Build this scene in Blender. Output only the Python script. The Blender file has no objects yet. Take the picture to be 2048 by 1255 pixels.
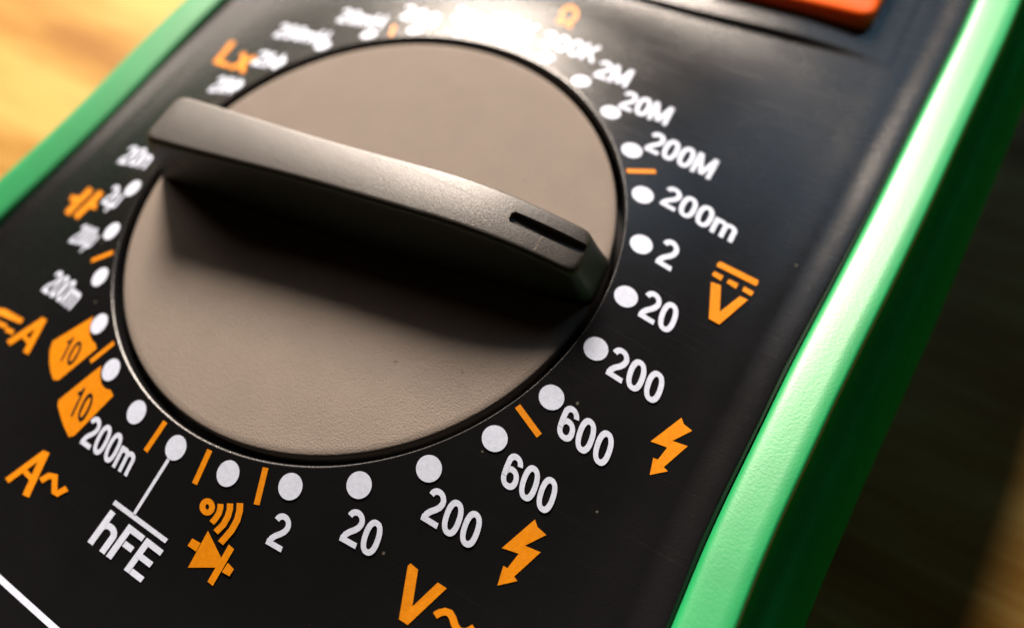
import bpy, bmesh, math
import numpy as np
from mathutils import Matrix, Vector

# ------------------------------------------------------------------ camera, world, lamps, exposure
U = 0.025                       # metres per design unit (radius of the ring of printed dots)
RC = np.array([[0.8536813946337392, 0.5063845069219224, -0.12166678924684245],
               [0.3932768462121487, -0.7799650531147199, -0.48681396667842053],
               [-0.34141089421636805, 0.36773529483746037, -0.8649909561615001]])
CC = np.array([1.43573541532623, -0.9112643786336787, 1.8710698772437302])
FPX = 1336.8886664159122        # focal length for a picture 2048 wide

sc = bpy.context.scene
col = sc.collection
cam = bpy.data.cameras.new('camera')
cam.sensor_fit = 'HORIZONTAL'; cam.sensor_width = 36.0
cam.lens = FPX / 2048.0 * 36.0
cam.clip_start = 0.002; cam.clip_end = 20.0
cam.dof.use_dof = True
cam.dof.focus_distance = 1.93 * U
cam.dof.aperture_fstop = 12.5
cam.dof.aperture_blades = 7
co = bpy.data.objects.new('camera', cam); col.objects.link(co)
m3 = RC.T @ np.diag([1, -1, -1])
co.matrix_world = Matrix.Translation(Vector(CC * U)) @ Matrix(m3.tolist()).to_4x4()
sc.camera = co

w = bpy.data.worlds.new('World'); sc.world = w; w.use_nodes = True
bg = w.node_tree.nodes['Background']
bg.inputs[0].default_value = (1.0, 0.60, 0.32, 1); bg.inputs[1].default_value = 0.009

def area(name, pos, aim, size, power, colour, size_y=None):
    l = bpy.data.lights.new(name, 'AREA')
    l.energy = power; l.color = colour
    l.shape = 'RECTANGLE' if size_y else 'DISK'
    l.size = size * U
    if size_y: l.size_y = size_y * U
    o = bpy.data.objects.new(name, l); col.objects.link(o)
    p = Vector(pos) * U; a = Vector(aim) * U
    o.location = p
    o.rotation_euler = (a - p).to_track_quat('-Z', 'Y').to_euler()
    return o

def from_dir(az, el, d, base=(0, 0, 0)):
    a, e = math.radians(az), math.radians(el)
    return (base[0] + d*math.cos(e)*math.cos(a), base[1] + d*math.cos(e)*math.sin(a), base[2] + d*math.sin(e))

area('desk_lamp', from_dir(122, 31.5, 26), (0, 0, 0), 8.6, 16.3, (1.0, 0.85, 0.72))
area('glare_fill', (-3.3, 6.0, 3.6), (0, 0.6, 0), 3.2, 0.06, (1.0, 0.90, 0.80))  # added weak source, only strengthens the glare above the dial
area('left_sheen_fill', from_dir(153, 29, 30), (0, 0, 0), 14.0, 1.5, (1.0, 0.86, 0.74))  # added soft fill, no known lamp: sheen on left panel and bumper
area('window_light', from_dir(88, 40, 26, (1.2, 1.0, 0)), (1.2, 0.8, 0), 5.5, 0.22, (0.42, 0.70, 1.0), 4.5)

sc.view_settings.view_transform = 'Standard'
sc.view_settings.look = 'None'
sc.view_settings.exposure = 0.0
sc.view_settings.gamma = 1.0
sc.view_settings.use_curve_mapping = False
sc.render.engine = 'CYCLES'
sc.cycles.use_denoising = True

# ------------------------------------------------------------------ materials
def mat(name, base, rough=0.5, spec=0.5, metal=0.0):
    m = bpy.data.materials.new(name); m.use_nodes = True
    b = m.node_tree.nodes['Principled BSDF']
    b.inputs['Base Color'].default_value = (*base, 1)
    b.inputs['Roughness'].default_value = rough
    b.inputs['Specular IOR Level'].default_value = spec
    b.inputs['Metallic'].default_value = metal
    return m, m.node_tree, b

def N(nt, typ, **kw):
    n = nt.nodes.new(typ)
    for k, v in kw.items(): setattr(n, k, v)
    return n

def noise(nt, vec, scale, detail=2.0, rough=0.5):
    n = N(nt, 'ShaderNodeTexNoise'); nt.links.new(vec, n.inputs['Vector'])
    n.inputs['Scale'].default_value = scale; n.inputs['Detail'].default_value = detail
    n.inputs['Roughness'].default_value = rough
    return n

def ramp(nt, fac, stops):
    r = N(nt, 'ShaderNodeValToRGB'); nt.links.new(fac, r.inputs['Fac'])
    el = r.color_ramp.elements
    el[0].position, el[0].color = stops[0][0], (*stops[0][1], 1)
    el[1].position, el[1].color = stops[-1][0], (*stops[-1][1], 1)
    for p, c in stops[1:-1]:
        e = el.new(p); e.color = (*c, 1)
    return r

def maprange(nt, v, a, b, c, d):
    n = N(nt, 'ShaderNodeMapRange'); nt.links.new(v, n.inputs['Value'])
    for i, x in zip(('From Min', 'From Max', 'To Min', 'To Max'), (a, b, c, d)): n.inputs[i].default_value = x
    return n

def bump(nt, b, height, dist, strength=1.0):
    n = N(nt, 'ShaderNodeBump'); nt.links.new(height, n.inputs['Height'])
    n.inputs['Distance'].default_value = dist; n.inputs['Strength'].default_value = strength
    nt.links.new(n.outputs[0], b.inputs['Normal'])
    return n

def plastic(name, base, rough, spec, grain, grain_depth, dust=0.0, dust_col=(0.35, 0.32, 0.26), vary=0.05, scratch=0.12, mottle=0.08, mscale=260):
    m, nt, b = mat(name, base, rough, spec)
    tc = N(nt, 'ShaderNodeTexCoord').outputs['Object']
    g = noise(nt, tc, grain, 3.0, 0.6)
    bump(nt, b, g.outputs['Fac'], grain_depth)
    big = noise(nt, tc, 110, 4.0, 0.65)
    r = maprange(nt, big.outputs['Fac'], 0.3, 0.7, rough - vary, rough + vary)
    rsum = r.outputs[0]
    for ang, seed in ((22, 0.0), (-38, 3.7), (71, 9.1)):
        mp = N(nt, 'ShaderNodeMapping'); nt.links.new(tc, mp.inputs['Vector'])
        mp.inputs['Rotation'].default_value = (0, 0, math.radians(ang)); mp.inputs['Location'].default_value = (seed, seed, 0)
        mp.inputs['Scale'].default_value = (70, 4200, 70)
        sn = noise(nt, mp.outputs[0], 1.0, 1.0)
        sm = maprange(nt, sn.outputs['Fac'], 0.70, 0.76, 0.0, scratch)
        ad2 = N(nt, 'ShaderNodeMath', operation='ADD'); nt.links.new(rsum, ad2.inputs[0]); nt.links.new(sm.outputs[0], ad2.inputs[1])
        rsum = ad2.outputs[0]
    nt.links.new(rsum, b.inputs['Roughness'])
    if mottle:
        mo = noise(nt, tc, mscale, 5.0, 0.7)
        mm = maprange(nt, mo.outputs['Fac'], 0.3, 0.7, 1-mottle, 1+mottle)
        mxm = N(nt, 'ShaderNodeVectorMath', operation='SCALE'); mxm.inputs[0].default_value = base
        nt.links.new(mm.outputs[0], mxm.inputs['Scale']); nt.links.new(mxm.outputs[0], b.inputs['Base Color'])
    if dust:
        v = N(nt, 'ShaderNodeTexVoronoi'); nt.links.new(tc, v.inputs['Vector'])
        v.inputs['Scale'].default_value = 420; v.inputs['Randomness'].default_value = 1.0
        wv = noise(nt, tc, 2600, 1.0)
        ad = N(nt, 'ShaderNodeMath', operation='MULTIPLY_ADD')
        nt.links.new(wv.outputs['Fac'], ad.inputs[0]); ad.inputs[1].default_value = 0.10
        nt.links.new(v.outputs['Distance'], ad.inputs[2])
        d = maprange(nt, ad.outputs[0], 0.09, 0.105, dust, 0.0)
        pick = N(nt, 'ShaderNodeSeparateColor'); nt.links.new(v.outputs['Color'], pick.inputs[0])
        gate = N(nt, 'ShaderNodeMath', operation='GREATER_THAN'); nt.links.new(pick.outputs[0], gate.inputs[0]); gate.inputs[1].default_value = 0.72
        mu = N(nt, 'ShaderNodeMath', operation='MULTIPLY'); nt.links.new(d.outputs[0], mu.inputs[0]); nt.links.new(gate.outputs[0], mu.inputs[1])
        mx = N(nt, 'ShaderNodeMix', data_type='RGBA'); nt.links.new(mu.outputs[0], mx.inputs['Factor'])
        mx.inputs[6].default_value = (*base, 1)
        if mottle: nt.links.new(mxm.outputs[0], mx.inputs[6])
        mx.inputs[7].default_value = (*dust_col, 1)
        nt.links.new(mx.outputs[2], b.inputs['Base Color'])
    return m

M_PANEL = plastic('black_panel_plastic', (0.006, 0.006, 0.007), 0.26, 0.45, 9000, 0.00002, dust=0.3, vary=0.03, scratch=0.05)
M_DISC = plastic('grey_dial_plastic', (0.205, 0.174, 0.151), 0.66, 0.06, 8500, 0.00008, dust=0.4, mottle=0.05, dust_col=(0.03, 0.025, 0.02))
M_GRIP = plastic('dark_grip_plastic', (0.036, 0.031, 0.028), 0.40, 0.62, 9000, 0.000035)
M_GREEN = plastic('green_rubber', (0.009, 0.27, 0.082), 0.40, 0.0, 4600, 0.000014)
def rubber_gloss(m, amount, rough):
    # worn rubber: an even soft gloss without the mirror-like rise at grazing angles
    nt = m.node_tree; b = nt.nodes['Principled BSDF']; out = nt.nodes['Material Output']
    g = N(nt, 'ShaderNodeBsdfGlossy'); g.inputs['Roughness'].default_value = rough
    g.inputs['Color'].default_value = (1, 1, 1, 1)
    nt.links.new(b.inputs['Normal'].links[0].from_socket, g.inputs['Normal'])
    mx = N(nt, 'ShaderNodeMixShader'); mx.inputs[0].default_value = amount
    nt.links.new(b.outputs[0], mx.inputs[1]); nt.links.new(g.outputs[0], mx.inputs[2])
    nt.links.new(mx.outputs[0], out.inputs['Surface'])
rubber_gloss(M_GREEN, 0.070, 0.42)
M_GREEN_MATT = plastic('green_rubber_matt_side', (0.009, 0.27, 0.082), 0.6, 0.0, 4600, 0.00002)
M_WHITE = plastic('white_print', (0.62, 0.69, 0.85), 0.5, 0.4, 9000, 0.00001, mottle=0.11, mscale=2600)
M_ORANGE = plastic('orange_print', (0.70, 0.232, 0.002), 0.5, 0.3, 9000, 0.00001, mottle=0.12, mscale=2600)
M_BLACKINK = plastic('black_print', (0.012, 0.011, 0.010), 0.5, 0.3, 6000, 0.00003)
M_BUTTON, _nt, _b = mat('orange_button_plastic', (0.82, 0.115, 0.004), 0.28, 0.5)
_b.inputs['Subsurface Weight'].default_value = 0.3; _b.inputs['Subsurface Scale'].default_value = 0.0015
_b.inputs['Subsurface Radius'].default_value = (1.0, 0.35, 0.1)

def wood():
    m, nt, b = mat('honey_wood', (0.5, 0.25, 0.07), 0.55, 0.3)
    tc = N(nt, 'ShaderNodeTexCoord').outputs['Object']
    mp = N(nt, 'ShaderNodeMapping'); nt.links.new(tc, mp.inputs['Vector'])
    mp.inputs['Rotation'].default_value = (0, 0, math.radians(8)); mp.inputs['Scale'].default_value = (9, 62, 1)
    a = noise(nt, mp.outputs[0], 1.0, 4.0, 0.55)
    mp2 = N(nt, 'ShaderNodeMapping'); nt.links.new(tc, mp2.inputs['Vector'])
    mp2.inputs['Rotation'].default_value = (0, 0, math.radians(8)); mp2.inputs['Scale'].default_value = (60, 900, 1)
    f = noise(nt, mp2.outputs[0], 1.0, 3.0, 0.6)
    ad = N(nt, 'ShaderNodeMath', operation='MULTIPLY_ADD'); nt.links.new(f.outputs['Fac'], ad.inputs[0]); ad.inputs[1].default_value = 0.22
    nt.links.new(a.outputs['Fac'], ad.inputs[2])
    r = ramp(nt, ad.outputs[0], [(0.42, (0.22, 0.085, 0.008)), (0.55, (0.33, 0.170, 0.028)), (0.70, (0.46, 0.300, 0.080))])
    nt.links.new(r.outputs[0], b.inputs['Base Color'])
    bump(nt, b, f.outputs['Fac'], 0.0001)
    return m
M_WOOD = wood()

# ------------------------------------------------------------------ object helpers
def mesh_obj(name, verts, faces, material, parent=None, smooth=False, scale=U):
    me = bpy.data.meshes.new(name)
    me.from_pydata([(float(v[0])*scale, float(v[1])*scale, float(v[2])*scale) for v in verts], [], [list(map(int, f)) for f in faces])
    me.validate(); me.update()
    if smooth: me.polygons.foreach_set('use_smooth', [True]*len(me.polygons))
    me.materials.append(material)
    o = bpy.data.objects.new(name, me); col.objects.link(o)
    if parent: o.parent = parent
    return o

def fix_normals(o):
    bm = bmesh.new(); bm.from_mesh(o.data)
    bmesh.ops.recalc_face_normals(bm, faces=bm.faces); bm.to_mesh(o.data); bm.free()

# ------------------------------------------------------------------ the surface of the case
ZF = -0.14                                   # flat part of the front panel
ZT = -1.35                                   # table
XI_R = [(-6, 1.53), (-0.69, 1.520), (-0.45, 1.510), (-0.29, 1.513), (-0.04, 1.523), (0.16, 1.527), (0.46, 1.549), (0.81, 1.571), (1.3, 1.591), (1.92, 1.619), (6, 1.62)]
XI_L = [(-6, 1.52), (-0.42, 1.520), (-0.17, 1.522), (0.11, 1.540), (0.45, 1.575), (0.73, 1.593), (1.3, 1.61), (6, 1.63)]
def xi_r(y): return float(np.interp(y, *zip(*XI_R)))
def xi_l(y): return float(np.interp(y, *zip(*XI_L)))
def smooth(t): t = min(max(t, 0), 1); return t*t*(3-2*t)
def dome(r):
    # raised ring round the dial: steep shoulder, easing into the flat panel
    s, a, b = 0.27, 1.22, 1.80
    if r <= a: z = -s*(r-1)
    elif r < b: z = -s*(a-1) - s*((r-a) - (r-a)**2/(2*(b-a)))
    else: z = -s*(a-1) - s*(b-a)/2
    return z
def panel_z(x, y):
    r = math.hypot(x, y); z = dome(r)
    # towards the display the shoulder runs flatter before it drops to the panel
    th = math.degrees(math.atan2(y, x)); wt = math.exp(-((th-96)/35)**2) if y > 0 else 0.0
    if wt > 0.01:
        zt = -0.225*(r-1)
        zt += (ZF-zt)*smooth((r-1.34)/0.6)
        z += wt*(zt-z)
    if r < 0.941: z -= 400*(0.941-r)**2        # rolled lip of the dial well
    d = xi_r(y) - x if x > 0 else xi_l(y) + x
    if d < 0.30:                             # rounded roll and gap along the bumper
        z += 0.003*math.exp(-((d-0.14)/0.075)**2)
        z += 0.012*smooth((0.12-d)/0.10) - 0.012*smooth((0.016-d)/0.016)
    return z
def pixel_ray(u, v):
    return RC.T @ np.array([(u-1024)/FPX, (v-627.5)/FPX, 1.0])
def on_panel(u, v, lift=0.0):
    d = pixel_ray(u, v); z = 0.0
    for _ in range(40):
        p = CC + (z + lift - CC[2])/d[2]*d
        z = panel_z(p[0], p[1])
    return p

# ------------------------------------------------------------------ table
n = 24
tv = [((i/n-0.5)*140, (j/n-0.5)*140, ZT) for j in range(n+1) for i in range(n+1)]
tf = [(j*(n+1)+i, j*(n+1)+i+1, (j+1)*(n+1)+i+1, (j+1)*(n+1)+i) for j in range(n) for i in range(n)]
table = mesh_obj('tabletop', tv, tf, M_WOOD)
table['kind'] = 'structure'; table['label'] = 'honey coloured wooden tabletop under the multimeter'

# ------------------------------------------------------------------ multimeter
meter = bpy.data.objects.new('multimeter', None); col.objects.link(meter)
meter.location = (0, 0, ZT*U)
meter['label'] = 'black digital multimeter in a green rubber bumper, big rotary dial, lying on wood'
meter['category'] = 'multimeter'
meter.empty_display_size = 0.02

# all parts are modelled in the frame of the dial, so undo the base height of the empty
def part(o, parent):
    o.parent = parent
    if parent is meter: o.location = (0, 0, -ZT*U)
    return o

# inner outline of the bumper, counter-clockwise
Y0, Y1, RCORN = -2.75, 4.15, 0.45
outline = []
for y in np.linspace(Y0+RCORN, Y1-RCORN, 90): outline.append((xi_r(y), y))
for a in np.linspace(0, 90, 14)[1:]:
    outline.append((xi_r(Y1)-RCORN+RCORN*math.cos(math.radians(a)), Y1-RCORN+RCORN*math.sin(math.radians(a))))
for a in np.linspace(90, 180, 14):
    outline.append((-xi_l(Y1)+RCORN+RCORN*math.cos(math.radians(a)), Y1-RCORN+RCORN*math.sin(math.radians(a))))
for y in np.linspace(Y1-RCORN, Y0+RCORN, 90)[1:]: outline.append((-xi_l(y), y))
for a in np.linspace(180, 270, 14)[1:]:
    outline.append((-xi_l(Y0)+RCORN+RCORN*math.cos(math.radians(a)), Y0+RCORN+RCORN*math.sin(math.radians(a))))
for a in np.linspace(270, 360, 14)[:-1]:
    outline.append((xi_r(Y0)-RCORN+RCORN*math.cos(math.radians(a)), Y0+RCORN+RCORN*math.sin(math.radians(a))))
OL = np.array(outline)
# smooth the bends of the long sides
for _ in range(6):
    OL = 0.5*OL + 0.25*(np.roll(OL, 1, 0) + np.roll(OL, -1, 0))
tang = np.roll(OL, -1, 0) - np.roll(OL, 1, 0); tang /= np.linalg.norm(tang, axis=1)[:, None]
nrm = np.stack([tang[:, 1], -tang[:, 0]], 1)

def build_bumper():
    zb = -0.100
    prof = [(0.0, -0.30), (0.0, zb-0.030), (0.003, zb-0.016), (0.010, zb-0.005), (0.020, zb+0.001), (0.034, zb+0.006),
            (0.07, zb+0.0155), (0.105, zb+0.0245), (0.140, zb+0.033), (0.150, zb+0.030), (0.158, zb+0.018), (0.164, zb-0.003),
            (0.190, zb-0.042), (0.235, zb-0.085), (0.285, -0.25), (0.335, -0.345), (0.368, -0.44), (0.386, -0.53), (0.392, -0.64), (0.390, -0.80), (0.36, -1.05), (0.28, -1.25), (0.20, -1.335), (0.14, ZT), (0.0, ZT)]
    verts, faces = [], []
    n = len(OL); k = len(prof)
    for p, nn in zip(OL, nrm):
        # the top face is a touch narrower towards the lower end
        wd = float(np.interp(p[1], [-0.7, 0.2, 2.0], [0.92, 1.0, 0.98]))
        for o_, z in prof:
            oo = o_*wd if o_ <= 0.17 else o_ - 0.17*(1-wd)
            verts.append((p[0]+nn[0]*oo, p[1]+nn[1]*oo, z))
    for i in range(n):
        for j in range(k-1):
            a, b = i*k+j, ((i+1) % n)*k+j
            faces.append((a, b, b+1, a+1))
    o = mesh_obj('bumper', verts, faces, M_GREEN, smooth=True)
    fix_normals(o)
    o.data.materials.append(M_GREEN_MATT)
    side = [1 if (i % (k-1)) >= 10 else 0 for i in range(len(o.data.polygons))]
    o.data.polygons.foreach_set('material_index', side)
    o['label'] = 'green rubber bumper round the case'
    return part(o, meter)
build_bumper()

def build_panel():
    nt_, r0 = 900, 0.935
    ang_o = np.unwrap(np.arctan2(OL[:, 1], OL[:, 0])); rad_o = np.hypot(OL[:, 0], OL[:, 1])
    order = np.argsort(ang_o % (2*math.pi)); A = (ang_o % (2*math.pi))[order]; Rr = rad_o[order]
    A = np.concatenate([A[-3:]-2*math.pi, A, A[:3]+2*math.pi]); Rr = np.concatenate([Rr[-3:], Rr, Rr[:3]])
    verts, faces = [], []
    wall = [(0.940, -0.20), (0.936, -0.05), (0.9352, -0.026)]
    ts = np.concatenate([np.linspace(0, 0.03, 10)[:-1], np.linspace(0.03, 0.72, 46)[:-1], np.linspace(0.72, 1.0, 44)])
    for i in range(nt_):
        th = 2*math.pi*i/nt_; c, s = math.cos(th), math.sin(th)
        rb = float(np.interp(th, A, Rr)) - 0.004
        for r, z in wall: verts.append((r*c, r*s, z))
        for t in ts:
            r = r0 + (rb-r0)*t
            verts.append((r*c, r*s, panel_z(r*c, r*s)))
    k = len(wall)+len(ts)
    for i in range(nt_):
        for j in range(k-1):
            a, b = i*k+j, ((i+1) % nt_)*k+j
            faces.append((a, a+1, b+1, b))
    o = mesh_obj('front_panel', verts, faces, M_PANEL, smooth=True)
    fix_normals(o)
    o['label'] = 'matt black front panel with white and orange printing'
    return part(o, meter)
panel = build_panel()

# floor of the dial well
fl = [(0.95*math.cos(2*math.pi*i/64), 0.95*math.sin(2*math.pi*i/64), -0.19) for i in range(64)]
part(mesh_obj('dial_well', fl, [list(range(64))], M_BLACKINK), meter)

# ------------------------------------------------------------------ dial and grip
def build_dial():
    n = 256
    prof = [(0.900, -0.17), (0.909, -0.03), (0.909, -0.006), (0.906, 0.0015), (0.900, 0.005), (0.88, 0.006), (0.6, 0.006), (0.3, 0.006)]
    verts, faces = [], []
    for i in range(n):
        c, s = math.cos(2*math.pi*i/n), math.sin(2*math.pi*i/n)
        for r, z in prof: verts.append((r*c, r*s, z))
    k = len(prof)
    for i in range(n):
        for j in range(k-1):
            a, b = i*k+j, ((i+1) % n)*k+j
            faces.append((a, b, b+1, a+1))
    faces.append([i*k+k-1 for i in range(n)])
    o = mesh_obj('rotary_dial', verts, faces, M_DISC, smooth=True)
    fix_normals(o)
    o['label'] = 'round dark grey selector dial'
    return part(o, meter)
dial = build_dial()

PHI = math.radians(7.3)
def grip_xy(a, p):
    c, s = math.cos(PHI), math.sin(PHI)
    return (a*c - p*s, a*s + p*c)
def top_h(a): return 0.262 - 0.014*a - (0.37*(a-0.33)**2 if a > 0.33 else 0.0)

def sq_outline(a0, a1, wfun, n, corner):
    """closed outline, constant vertex count: near side a0->a1, tip, far side back, tail"""
    pts = []
    na = n; nc = 6
    def side(sign, rev):
        out = []
        for t in np.linspace(0, 1, na):
            a = a0 + corner + (a1-a0-2*corner)*t
            out.append((a, sign*wfun(a)))
        return out[::-1] if rev else out
    near = side(-1, False); far = side(1, True)
    def corner_pts(pa, pb, ctrl):
        return [((1-t)**2*pa[0]+2*t*(1-t)*ctrl[0]+t*t*pb[0], (1-t)**2*pa[1]+2*t*(1-t)*ctrl[1]+t*t*pb[1]) for t in np.linspace(0, 1, nc)[1:-1]]
    def end(pa, pb, ax):
        # from a side end, round a corner, along the end, round the other corner
        sa = 1 if pa[1] > 0 else -1
        ea = (ax, pa[1]-sa*corner); eb = (ax, pb[1]+sa*corner)
        return corner_pts(pa, ea, (ax, pa[1])) + [ea] + [(ax, ea[1]+(eb[1]-ea[1])*t) for t in (0.25, 0.5, 0.75)] + [eb] + corner_pts(eb, pb, (ax, pb[1]))
    pts += near + end(near[-1], far[0], a1) + far + end(far[-1], near[0], a0)
    return pts

def build_grip():
    L = 0.912
    wb = lambda a: 0.100 + 0.035*(1-min(1, abs(a)/L)**2.2)
    wt = lambda a: 0.094 + 0.020*smooth((-a)/0.8) - 0.006*smooth((a-0.3)/0.5)
    rings = []
    nside = 40
    a0t, a1t = -0.785, 0.862
    def ring(f, zf, inset=0.0, corner=0.045):
        # f: 0 at the foot, 1 at the top
        e = f
        a0 = -L*(1-e) + a0t*e + inset; a1 = L*(1-e) + a1t*e - inset
        # hollow flanks: width shrinks fast near the foot, then runs up steeply
        g = 1-(1-f)**1.6
        wf = lambda a: wb(a*L/abs(a0 if a < 0 else a1))*(1-g) + wt(a)*g - inset
        return [(*grip_xy(a, p), zf(a)) for a, p in sq_outline(a0, a1, wf, nside, corner)]
    lv = [0, 0.12, 0.3, 0.5, 0.7, 0.85]
    for f in lv:
        rings.append(ring(f, lambda a, f=f: 0.004 + f*(top_h(a)-0.018-0.004)))
    R_ = 0.020
    for q in (0, 22, 45, 68, 90):
        t = math.radians(q)
        rings.append(ring(1.0, lambda a, t=t: top_h(a)-R_ + R_*math.sin(t), inset=R_*(1-math.cos(t))))
    nr = len(rings[0]); verts = [v for r in rings for v in r]; faces = []
    for i in range(len(rings)-1):
        for j in range(nr):
            a, b = i*nr+j, i*nr+(j+1) % nr
            faces.append((a, b, b+nr, a+nr))
    # top face: bridge near side to far side
    base = (len(rings)-1)*nr
    ne = (nr - 2*nside)//2
    near = [base+i for i in range(nside)]; far = [base+nside+ne+nside-1-i for i in range(nside)]
    for i in range(nside-1): faces.append((near[i], near[i+1], far[i+1], far[i]))
    faces.append([base+i for i in range(nside-1, nside+ne+1)])
    faces.append([base+i for i in range(2*nside+ne-1, nr)] + [base])
    faces.append([j for j in range(nr)][::-1])
    o = mesh_obj('grip', verts, faces, M_GRIP, smooth=False)
    fix_normals(o)
    # pointer slot cut into the tip
    s0, s1, hw = 0.608, 0.852, 0.0215
    sv = []
    outl = [(s0+0.008, -hw), (s1-0.004, -hw), (s1, -hw+0.004), (s1, hw-0.004), (s1-0.004, hw), (s0+0.008, hw), (s0, hw-0.010), (s0, -hw+0.010)]
    for top in (False, True):
        for a, p in outl: sv.append((*grip_xy(a, p+0.010), 0.40 if top else top_h(a)-0.016))
    m = len(outl)
    sf = [list(range(m))[::-1], list(range(m, 2*m))] + [(i, (i+1) % m, (i+1) % m+m, i+m) for i in range(m)]
    cut = mesh_obj('slot_cutter', sv, sf, M_GRIP); fix_normals(cut)
    md = o.modifiers.new('slot', 'BOOLEAN'); md.operation = 'DIFFERENCE'; md.solver = 'EXACT'; md.object = cut
    dg = bpy.context.evaluated_depsgraph_get(); dg.update()
    me = bpy.data.meshes.new_from_object(o.evaluated_get(dg)); me.name = 'grip'
    o.modifiers.clear(); o.data = me
    bpy.data.objects.remove(cut, do_unlink=True)
    me.polygons.foreach_set('use_smooth', [True]*len(me.polygons))
    bm = bmesh.new(); bm.from_mesh(me)
    for e in bm.edges:
        if len(e.link_faces) == 2 and e.calc_face_angle(0) > math.radians(35): e.smooth = False
    bm.to_mesh(me); bm.free()
    o['label'] = 'raised bar grip of the dial with a pointer slot at its tip'
    o.parent = dial
    return o
grip = build_grip()

# small pale mould mark across the tip of the grip
V, F = [], []
for a in (0.722, 0.7255):
    for p in np.linspace(-0.014, -0.070, 6): V.append((*grip_xy(a+0.10*(p+0.014), p), top_h(a)+0.0016))
F = [(i, i+1, i+7, i+6) for i in range(5)]
mark = mesh_obj('mould_mark', V, F, M_DISC); mark.parent = dial

# ------------------------------------------------------------------ printing on the panel
LIFT = 0.0014
def conform(pts, layer=0):
    return [on_panel(u, v, LIFT + 0.0005*layer) for u, v in pts]

def strip(path, wd, closed=False, mapf=lambda p: p):
    """offset a polyline to a ribbon; returns verts (2-D mapped), faces"""
    P = np.array(path, float); n = len(P)
    left, right = [], []
    for i in range(n):
        a = P[(i-1) % n] if (closed or i > 0) else None
        b = P[(i+1) % n] if (closed or i < n-1) else None
        d1 = (P[i]-a)/np.linalg.norm(P[i]-a) if a is not None else None
        d2 = (b-P[i])/np.linalg.norm(b-P[i]) if b is not None else None
        if d1 is None: d1 = d2
        if d2 is None: d2 = d1
        t = d1+d2; t /= np.linalg.norm(t)
        nn = np.array([-t[1], t[0]]); k = 1/max(0.45, float(nn @ np.array([-d1[1], d1[0]])))
        left.append(P[i]+nn*wd/2*k); right.append(P[i]-nn*wd/2*k)
    v = [mapf(p) for p in left] + [mapf(p) for p in right]
    m = n if closed else n-1
    f = [(i, n+i, n+(i+1) % n, (i+1) % n) for i in range(m)]
    return v, f

def arc(cx, cy, rx, ry, a0, a1, n=18, ex=2.0):
    out = []
    for a in np.linspace(math.radians(a0), math.radians(a1), n):
        c, s = math.cos(a), math.sin(a)
        out.append((cx+rx*math.copysign(abs(c)**(2/ex), c), cy+ry*math.copysign(abs(s)**(2/ex), s)))
    return out

SW = 0.165
h_ = SW/2
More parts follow.
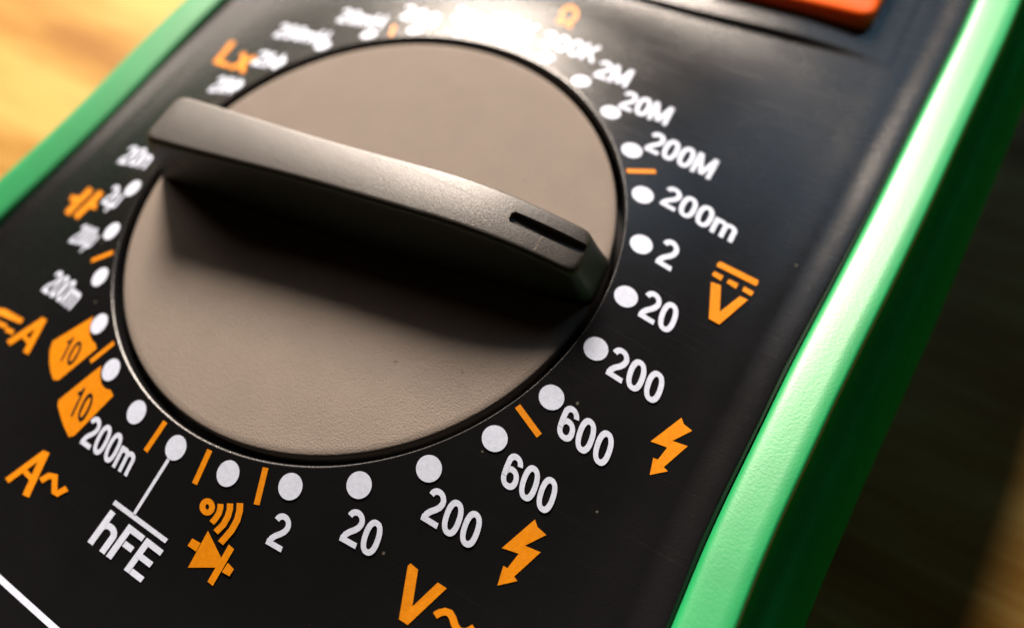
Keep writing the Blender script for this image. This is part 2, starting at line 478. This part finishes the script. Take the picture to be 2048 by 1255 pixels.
# glyph: (width, [(path, closed)]) with cap height 1
G = {
 '0': (0.56, [(arc(0.28, 0.5, 0.28-h_, 0.5-h_, 0, 360, 41, 2.35)[:-1], True)]),
 '1': (0.44, [([(0.27, 0), (0.27, 1.0)], False), ([(0.05, 0.74), (0.20, 0.80), (0.27, 0.95)], False)]),
 '2': (0.56, [(arc(0.275, 0.715, 0.20, 0.205, 172, -20, 18) + [(0.425, 0.555), (0.34, 0.45), (0.21, 0.33), (0.125, 0.215), (0.085, h_)], False), ([(0.005, h_), (0.55, h_)], False)]),
 '6': (0.56, [(arc(0.28, 0.315, 0.28-h_, 0.315-h_, 0, 360, 33, 2.2)[:-1], True), ([(h_, 0.30), (h_, 0.5), (h_+0.012, 0.66)] + arc(0.285, 0.70, 0.19, 0.217, 160, 8, 16), False)]),
 'M': (0.80, [([(h_, 0), (h_, 1)], False), ([(0.80-h_, 0), (0.80-h_, 1)], False), ([(0.10, 0.99), (0.40, 0.08)], False), ([(0.70, 0.99), (0.40, 0.08)], False)]),
 'm': (0.84, [([(h_, 0), (h_, 0.74)], False), ([(h_, 0.50)] + arc(0.255, 0.53, 0.165, 0.135, 165, 0, 10) + [(0.42, 0.0)], False), ([(0.42, 0.50)] + arc(0.59, 0.53, 0.167, 0.135, 165, 0, 10) + [(0.757, 0.0)], False)]),
 'K': (0.66, [([(h_, 0), (h_, 1)], False), ([(0.12, 0.36), (0.58, 1.0)], False), ([(0.27, 0.58), (0.60, 0.0)], False)]),
 'H': (0.66, [([(h_, 0), (h_, 1)], False), ([(0.66-h_, 0), (0.66-h_, 1)], False), ([(0.1, 0.52), (0.56, 0.52)], False)]),
 'n': (0.56, [([(h_, 0), (h_, 0.74)], False), ([(h_, 0.48)] + arc(0.28, 0.50, 0.195, 0.16, 160, 0, 10) + [(0.475, 0.0)], False)]),
 'u': (0.56, [([(h_, -0.26), (h_, 0.74)], False), ([(h_, 0.25)] + arc(0.28, 0.235, 0.195, 0.16, 200, 360, 10) + [(0.475, 0.74)], False)]),
 'h': (0.56, [([(h_, 0), (h_, 1)], False), ([(h_, 0.46)] + arc(0.28, 0.47, 0.195, 0.18, 160, 0, 12) + [(0.475, 0.0)], False)]),
 'F': (0.54, [([(h_, 0), (h_, 1)], False), ([(0.1, 1-h_), (0.54, 1-h_)], False), ([(0.1, 0.53), (0.48, 0.53)], False)]),
 'E': (0.56, [([(h_, 0), (h_, 1)], False), ([(0.1, 1-h_), (0.56, 1-h_)], False), ([(0.1, 0.52), (0.52, 0.52)], False), ([(0.1, h_), (0.56, h_)], False)]),
 'L': (0.52, [([(h_, 0), (h_, 1)], False), ([(0.1, h_), (0.52, h_)], False)]),
 'x': (0.56, [([(0.06, 0), (0.50, 0.72)], False), ([(0.50, 0), (0.06, 0.72)], False)]),
 'W': (0.80, [([(0.02, h_), (0.27, h_), (0.27, 0.17)] + arc(0.40, 0.56, 0.31, 0.36, 232, -52, 22) + [(0.53, 0.17), (0.53, h_), (0.78, h_)], False)]),
}
GAP = 0.055
def centres(s):
    x, out = 0.0, []
    for ch in s:
        wd = G[ch][0]; out.append((x, x+wd/2)); x += wd+GAP
    return out

def printed(name, verts, faces, material, label=None):
    o = mesh_obj(name, verts, faces, material)
    o.parent = panel
    # faces must look up
    if len(o.data.polygons) and o.data.polygons[0].normal.z < 0: o.data.flip_normals()
    if label: o['label'] = label
    return o

def text(s, c0, c1, up, frame, material=None, adv=None, stroke=1.0, name='range_label', layer0=0):
    """c0, c1: centres of first and last glyph (frame pixels), up: full cap height vector"""
    ox, oy, k = frame
    c0 = np.array([ox+c0[0]*k, oy+c0[1]*k]); up = np.array(up, float)*k
    cs = centres(s)
    if len(s) > 1:
        c1 = np.array([ox+c1[0]*k, oy+c1[1]*k]); e = (c1-c0)/(cs[-1][1]-cs[0][1])
    else:
        e = np.array(adv, float)*k
    V, F = [], []; layer = layer0
    for ch, (x0, cx) in zip(s, cs):
        for path, closed in G[ch][1]:
            def mp(p, x0=x0):
                q = c0 + (x0+p[0]-cs[0][1])*e + (p[1]-0.5)*up
                return (q[0], q[1])
            v, f = strip(path, SW*stroke, closed, mp)
            b = len(V); V += conform(v, layer); F += [tuple(i+b for i in ff) for ff in f]
            layer = layer0 + (layer-layer0+1) % 4
    return printed(name, V, F, material or M_WHITE, 'white lettering' if material is None else None)

FZ = (1080, 250, 0.2051); FW = (1000, 400, 0.34263); FR = (800, 0, 0.29297); FE = (0, 825, 0.34263)
F7 = (650, 825, 0.34263); F6 = (380, 0, 0.24414); F5 = (100, 340, 0.1753); F4 = (0, 400, 0.34263); F0 = (0, 560, 0.2391)
FQ = (1280, 500, 0.14344); FV = (780, 1020, 0.18722); FB = (1280, 820, 0.11155); FD = (360, 980, 0.15945); F1 = (200, 150, 0.2441)

text('200', (60, 88), (225, 140), (55, -95), FR)
text('2K', (415, 100), (512, 140), (50, -92), FR)
text('20K', (700, 148), (885, 215), (55, -98), FR)
text('200K', (1015, 272), (1300, 362), (60, -105), FR)
text('2M', (1392, 478), (1508, 520), (62, -112), FR)
text('20M', (1562, 690), (1780, 775), (62, -117), FR)
text('200M', (1130, 175), (1605, 398), (100, -180), FZ)
text('200m', (1285, 712), (1806, 997), (95, -186), FZ)
text('2', (982, 314), None, (65, -150), FW, adv=(165, 100))
text('20', (880, 620), (982, 682), (62, -162), FW)
text('200', (692, 955), (900, 1088), (60, -172), FW)
text('600', (1420, 62), (1625, 205), (66, -192), F7)
text('600', (1092, 342), (1296, 478), (68, -197), F7)
text('200', (640, 548), (852, 678), (72, -202), F7)
text('20', (165, 668), (272, 727), (72, -200), F7)
text('2', (1632, 690), None, (76, -195), FE, adv=(165, 95))
text('hFE', (627, 695), (839, 858), (135, -187), FE)
text('200m', (535, 112), (738, 258), (85, -168), FE)
text('200m', (310, 478), (432, 562), (105, -122), F4)
text('200u', (330, 725), (505, 785), (190, -205), F5)
text('2u', (700, 285), (775, 320), (165, -215), F5)
text('20n', (235, 655), (385, 690), (120, -140), F1)
text('20H', (225, 690), (350, 705), (110, -125), F6)
text('2H', (585, 478), (690, 500), (95, -115), F6)
text('200mH', (755, 252), (1085, 310), (85, -108), F6)
text('20mH', (1270, 130), (1550, 180), (75, -108), F6)
text('Lx', (320, 445), (455, 490), (150, -178), F6, M_ORANGE, name='unit_symbol')
text('W', (1150, 108), None, (70, -130), FR, M_ORANGE, adv=(140, 60), name='unit_symbol')

# round dots, one per switch position
for k in range(30):
    if k == 26: continue
    a = math.radians(126-12*k); cx, cy = math.cos(a), math.sin(a)
    V = []; rr = 0.0378
    for q in range(36):
        x, y = cx+rr*math.cos(q*math.pi/18), cy+rr*math.sin(q*math.pi/18)
        V.append((x, y, panel_z(x, y)+LIFT+0.0009))
    V.append((cx, cy, panel_z(cx, cy)+LIFT+0.0009))
    printed('range_dot', V, [(q, (q+1) % 36, 36) for q in range(36)], M_WHITE)

# orange radial divider lines
for k in (0.5, 7.48, 12.47, 16.44, 17.44, 18.43, 20.43, 22.46):
    a = math.radians(126-12*k); c, s = math.cos(a), math.sin(a)
    V, F = [], []
    rs = np.linspace(0.958, 1.062, 8)
    for r in rs:
        for sd in (-1, 1):
            x, y = r*c-sd*0.0095*s, r*s+sd*0.0095*c
            V.append((x, y, panel_z(x, y)+LIFT))
    for i in range(len(rs)-1): F.append((2*i, 2*i+1, 2*i+3, 2*i+2))
    printed('divider_line', V, F, M_ORANGE)

def px(frame, pts): return [(frame[0]+u*frame[2], frame[1]+v*frame[2]) for u, v in pts]

def symbol(name, frame, polys=(), strokes=(), material=None, label=None, layer0=0):
    V, F = [], []; layer = layer0
    for poly in polys:
        q = px(frame, poly); b = len(V); V += conform(q, layer); F.append(list(range(b, b+len(q)))); layer += 1
    for path, wd, closed in strokes:
        v, f = strip(path, wd, closed); q = px(frame, v); b = len(V)
        V += conform(q, layer); F += [tuple(i+b for i in ff) for ff in f]; layer += 1
    o = printed(name, V, F, material or M_ORANGE, label)
    bm = bmesh.new(); bm.from_mesh(o.data)
    bmesh.ops.triangulate(bm, faces=[f for f in bm.faces if len(f.verts) > 4])
    for f in bm.faces:
        f.normal_update()
        if f.normal.z < 0: f.normal_flip()
    bm.to_mesh(o.data); bm.free()
    return o

symbol('unit_symbol', FQ, [
    [(1068, 222), (1085, 178), (1120, 158), (1652, 420), (1640, 475), (1615, 498)],
    [(1002, 345), (1038, 292), (1165, 358), (1125, 425)], [(1207, 452), (1242, 402), (1372, 468), (1338, 538)],
    [(1422, 562), (1457, 507), (1588, 580), (1550, 640)],
    [(990, 443), (1128, 488), (1112, 860), (1392, 640), (1505, 692), (1105, 1035), (960, 955)]], label='orange direct voltage symbol')
symbol('unit_symbol', FV, [[(190, 590), (220, 563), (300, 630), (238, 1025), (510, 768), (605, 830), (190, 1220), (95, 1160)]],
       [([(480, 1120), (530, 1090), (590, 1078), (640, 1095), (672, 1150), (690, 1215), (725, 1275), (790, 1300), (850, 1280), (900, 1250)], 78, False)], label='orange alternating voltage symbol')
BOLT1 = [(1548, 95), (1575, 175), (1670, 260), (1440, 375), (1610, 445), (1325, 705), (1360, 752), (1148, 800), (1210, 590), (1255, 615), (1375, 460), (1195, 400)]
BOLT2 = [(745, 130), (785, 245), (935, 365), (580, 545), (855, 640), (425, 1015), (500, 1090), (175, 1155), (235, 850), (320, 880), (490, 665), (190, 555)]
symbol('warning_bolt', FV, [BOLT1]); symbol('warning_bolt', FB, [BOLT2])
symbol('continuity_symbol', FD, [], [
    (arc(342, 205, 60, 72, 0, 360, 29)[:-1], 72, True),
    ([(508, 168), (505, 225), (488, 285), (450, 345), (398, 405)], 74, False),
    ([(628, 162), (625, 235), (600, 325), (545, 425), (448, 522)], 78, False),
    ([(752, 158), (748, 255), (715, 375), (645, 500), (508, 658)], 82, False)], label='orange buzzer symbol')
symbol('diode_symbol', FD, [[(350, 505), (545, 900), (440, 965), (100, 965)], [(612, 675), (678, 735), (410, 1195), (345, 1140)],
    [(155, 600), (260, 660), (200, 765), (95, 690)], [(600, 905), (675, 985), (620, 1075), (525, 1020)]])
symbol('unit_symbol', FE, [], [([(40, 395), (262, 232)], 34, False), ([(270, 225), (150, 485)], 42, False), ([(135, 330), (195, 395)], 32, False),
    ([(238, 395), (285, 366), (320, 372), (318, 420), (318, 460), (335, 470), (390, 440)], 34, False)], label='orange alternating current symbol')
symbol('unit_symbol', F0, [[(-130, 190), (20, 240), (45, 240), (198, 325), (172, 362), (-140, 235)]],
    [([(-40, 345), (55, 388)], 38, False), ([(50, 410), (112, 438)], 40, False), ([(70, 525), (365, 330)], 46, False), ([(370, 318), (215, 610)], 50, False), ([(185, 450), (245, 520)], 40, False)], label='orange direct current symbol')
FLAG1 = [(440, 510), (782, 302), (768, 345), (750, 400), (750, 455), (768, 500), (800, 530), (808, 572), (490, 835), (445, 832), (425, 770), (413, 690), (415, 590)]
FLAG2 = [(490, 1000), (848, 712), (838, 790), (848, 865), (880, 905), (925, 915), (948, 965), (620, 1300), (575, 1310), (535, 1225), (500, 1120), (482, 1045)]
symbol('current_flag', F0, [FLAG1], label='orange flag printed 10'); symbol('current_flag', F0, [FLAG2], label='orange flag printed 10')
text('10', (556, 572), (622, 604), (105, -200), F0, M_BLACKINK, stroke=0.62, name='flag_number', layer0=2)
text('10', (646, 1012), (714, 1056), (110, -235), F0, M_BLACKINK, stroke=0.62, name='flag_number', layer0=2)
symbol('capacitor_symbol', F5, [], [([(190, 495), (470, 215)], 62, False), ([(290, 540), (590, 250)], 62, False), ([(235, 315), (340, 352)], 75, False), ([(440, 388), (530, 415)], 75, False)])
symbol('transistor_pointer', FE, [], [([(782, 590), (1000, 245)], 19, False), ([(665, 520), (972, 748)], 30, False)], M_WHITE)

# white border line of the socket field
V, F = [], []
xs = np.linspace(-1.25, 1.25, 40)
for x in xs:
    for y in (-1.602, -1.584): V.append((x, y, panel_z(x, y)+LIFT))
for i in range(len(xs)-1): F.append((2*i, 2*i+2, 2*i+3, 2*i+1))
printed('border_line', V, F, M_WHITE)

# ------------------------------------------------------------------ raised display field and power button
def rounded_block(name, x0, x1, y0, y1, r, z0, z1, ed, material, parent, crown=0.0):
    def ring(inset, z):
        out = []
        for cx, cy, a0 in ((x1-r, y0+r, -90), (x1-r, y1-r, 0), (x0+r, y1-r, 90), (x0+r, y0+r, 180)):
            for a in np.linspace(a0, a0+90, 9):
                q = math.radians(a); out.append((cx+(r-inset)*math.cos(q), cy+(r-inset)*math.sin(q), z))
        return out
    rings = [ring(0, z0)] + [ring(ed*(1-math.cos(math.radians(q))), z1-ed+ed*math.sin(math.radians(q))) for q in (0, 30, 60, 90)]
    nr = len(rings[0]); V = [v for g in rings for v in g]; F = []
    for i in range(len(rings)-1):
        for j in range(nr): F.append((i*nr+j, i*nr+(j+1) % nr, (i+1)*nr+(j+1) % nr, (i+1)*nr+j))
    b = (len(rings)-1)*nr
    V.append(((x0+x1)/2, (y0+y1)/2, z1+crown)); c = len(V)-1
    for j in range(nr): F.append((b+j, b+(j+1) % nr, c))
    o = mesh_obj(name, V, F, material, smooth=True); fix_normals(o)
    bm = bmesh.new(); bm.from_mesh(o.data)
    for e in bm.edges:
        if len(e.link_faces) == 2 and e.calc_face_angle(0) > math.radians(40): e.smooth = False
    bm.to_mesh(o.data); bm.free()
    return part(o, parent)
def build_display_field():
    # slightly raised field below the display; its step dies out towards the sides
    xs = np.linspace(-1.46, 1.46, 90); ys = np.concatenate([np.linspace(1.585, 1.66, 16), np.linspace(1.66, 3.9, 50)[1:]])
    V = []
    for y in ys:
        for x in xs:
            h = 0.020*smooth((1.44-abs(x))/0.45)*smooth((y-1.598)/0.032)
            e = 0.0012 if (abs(x) < 1.44 and y > 1.59) else -0.004
            V.append((x, y, panel_z(x, y)+e+h))
    k = len(xs)
    F = [(j*k+i, j*k+i+1, (j+1)*k+i+1, (j+1)*k+i) for j in range(len(ys)-1) for i in range(k-1)]
    return part(mesh_obj('display_field', V, F, M_PANEL, smooth=True), meter)
build_display_field()
btn = rounded_block('power_button', 0.58, 1.295, 1.760, 2.15, 0.06, ZF-0.02, ZF+0.075, 0.03, M_BUTTON, meter)
btn['label'] = 'orange push button at the top of the panel'
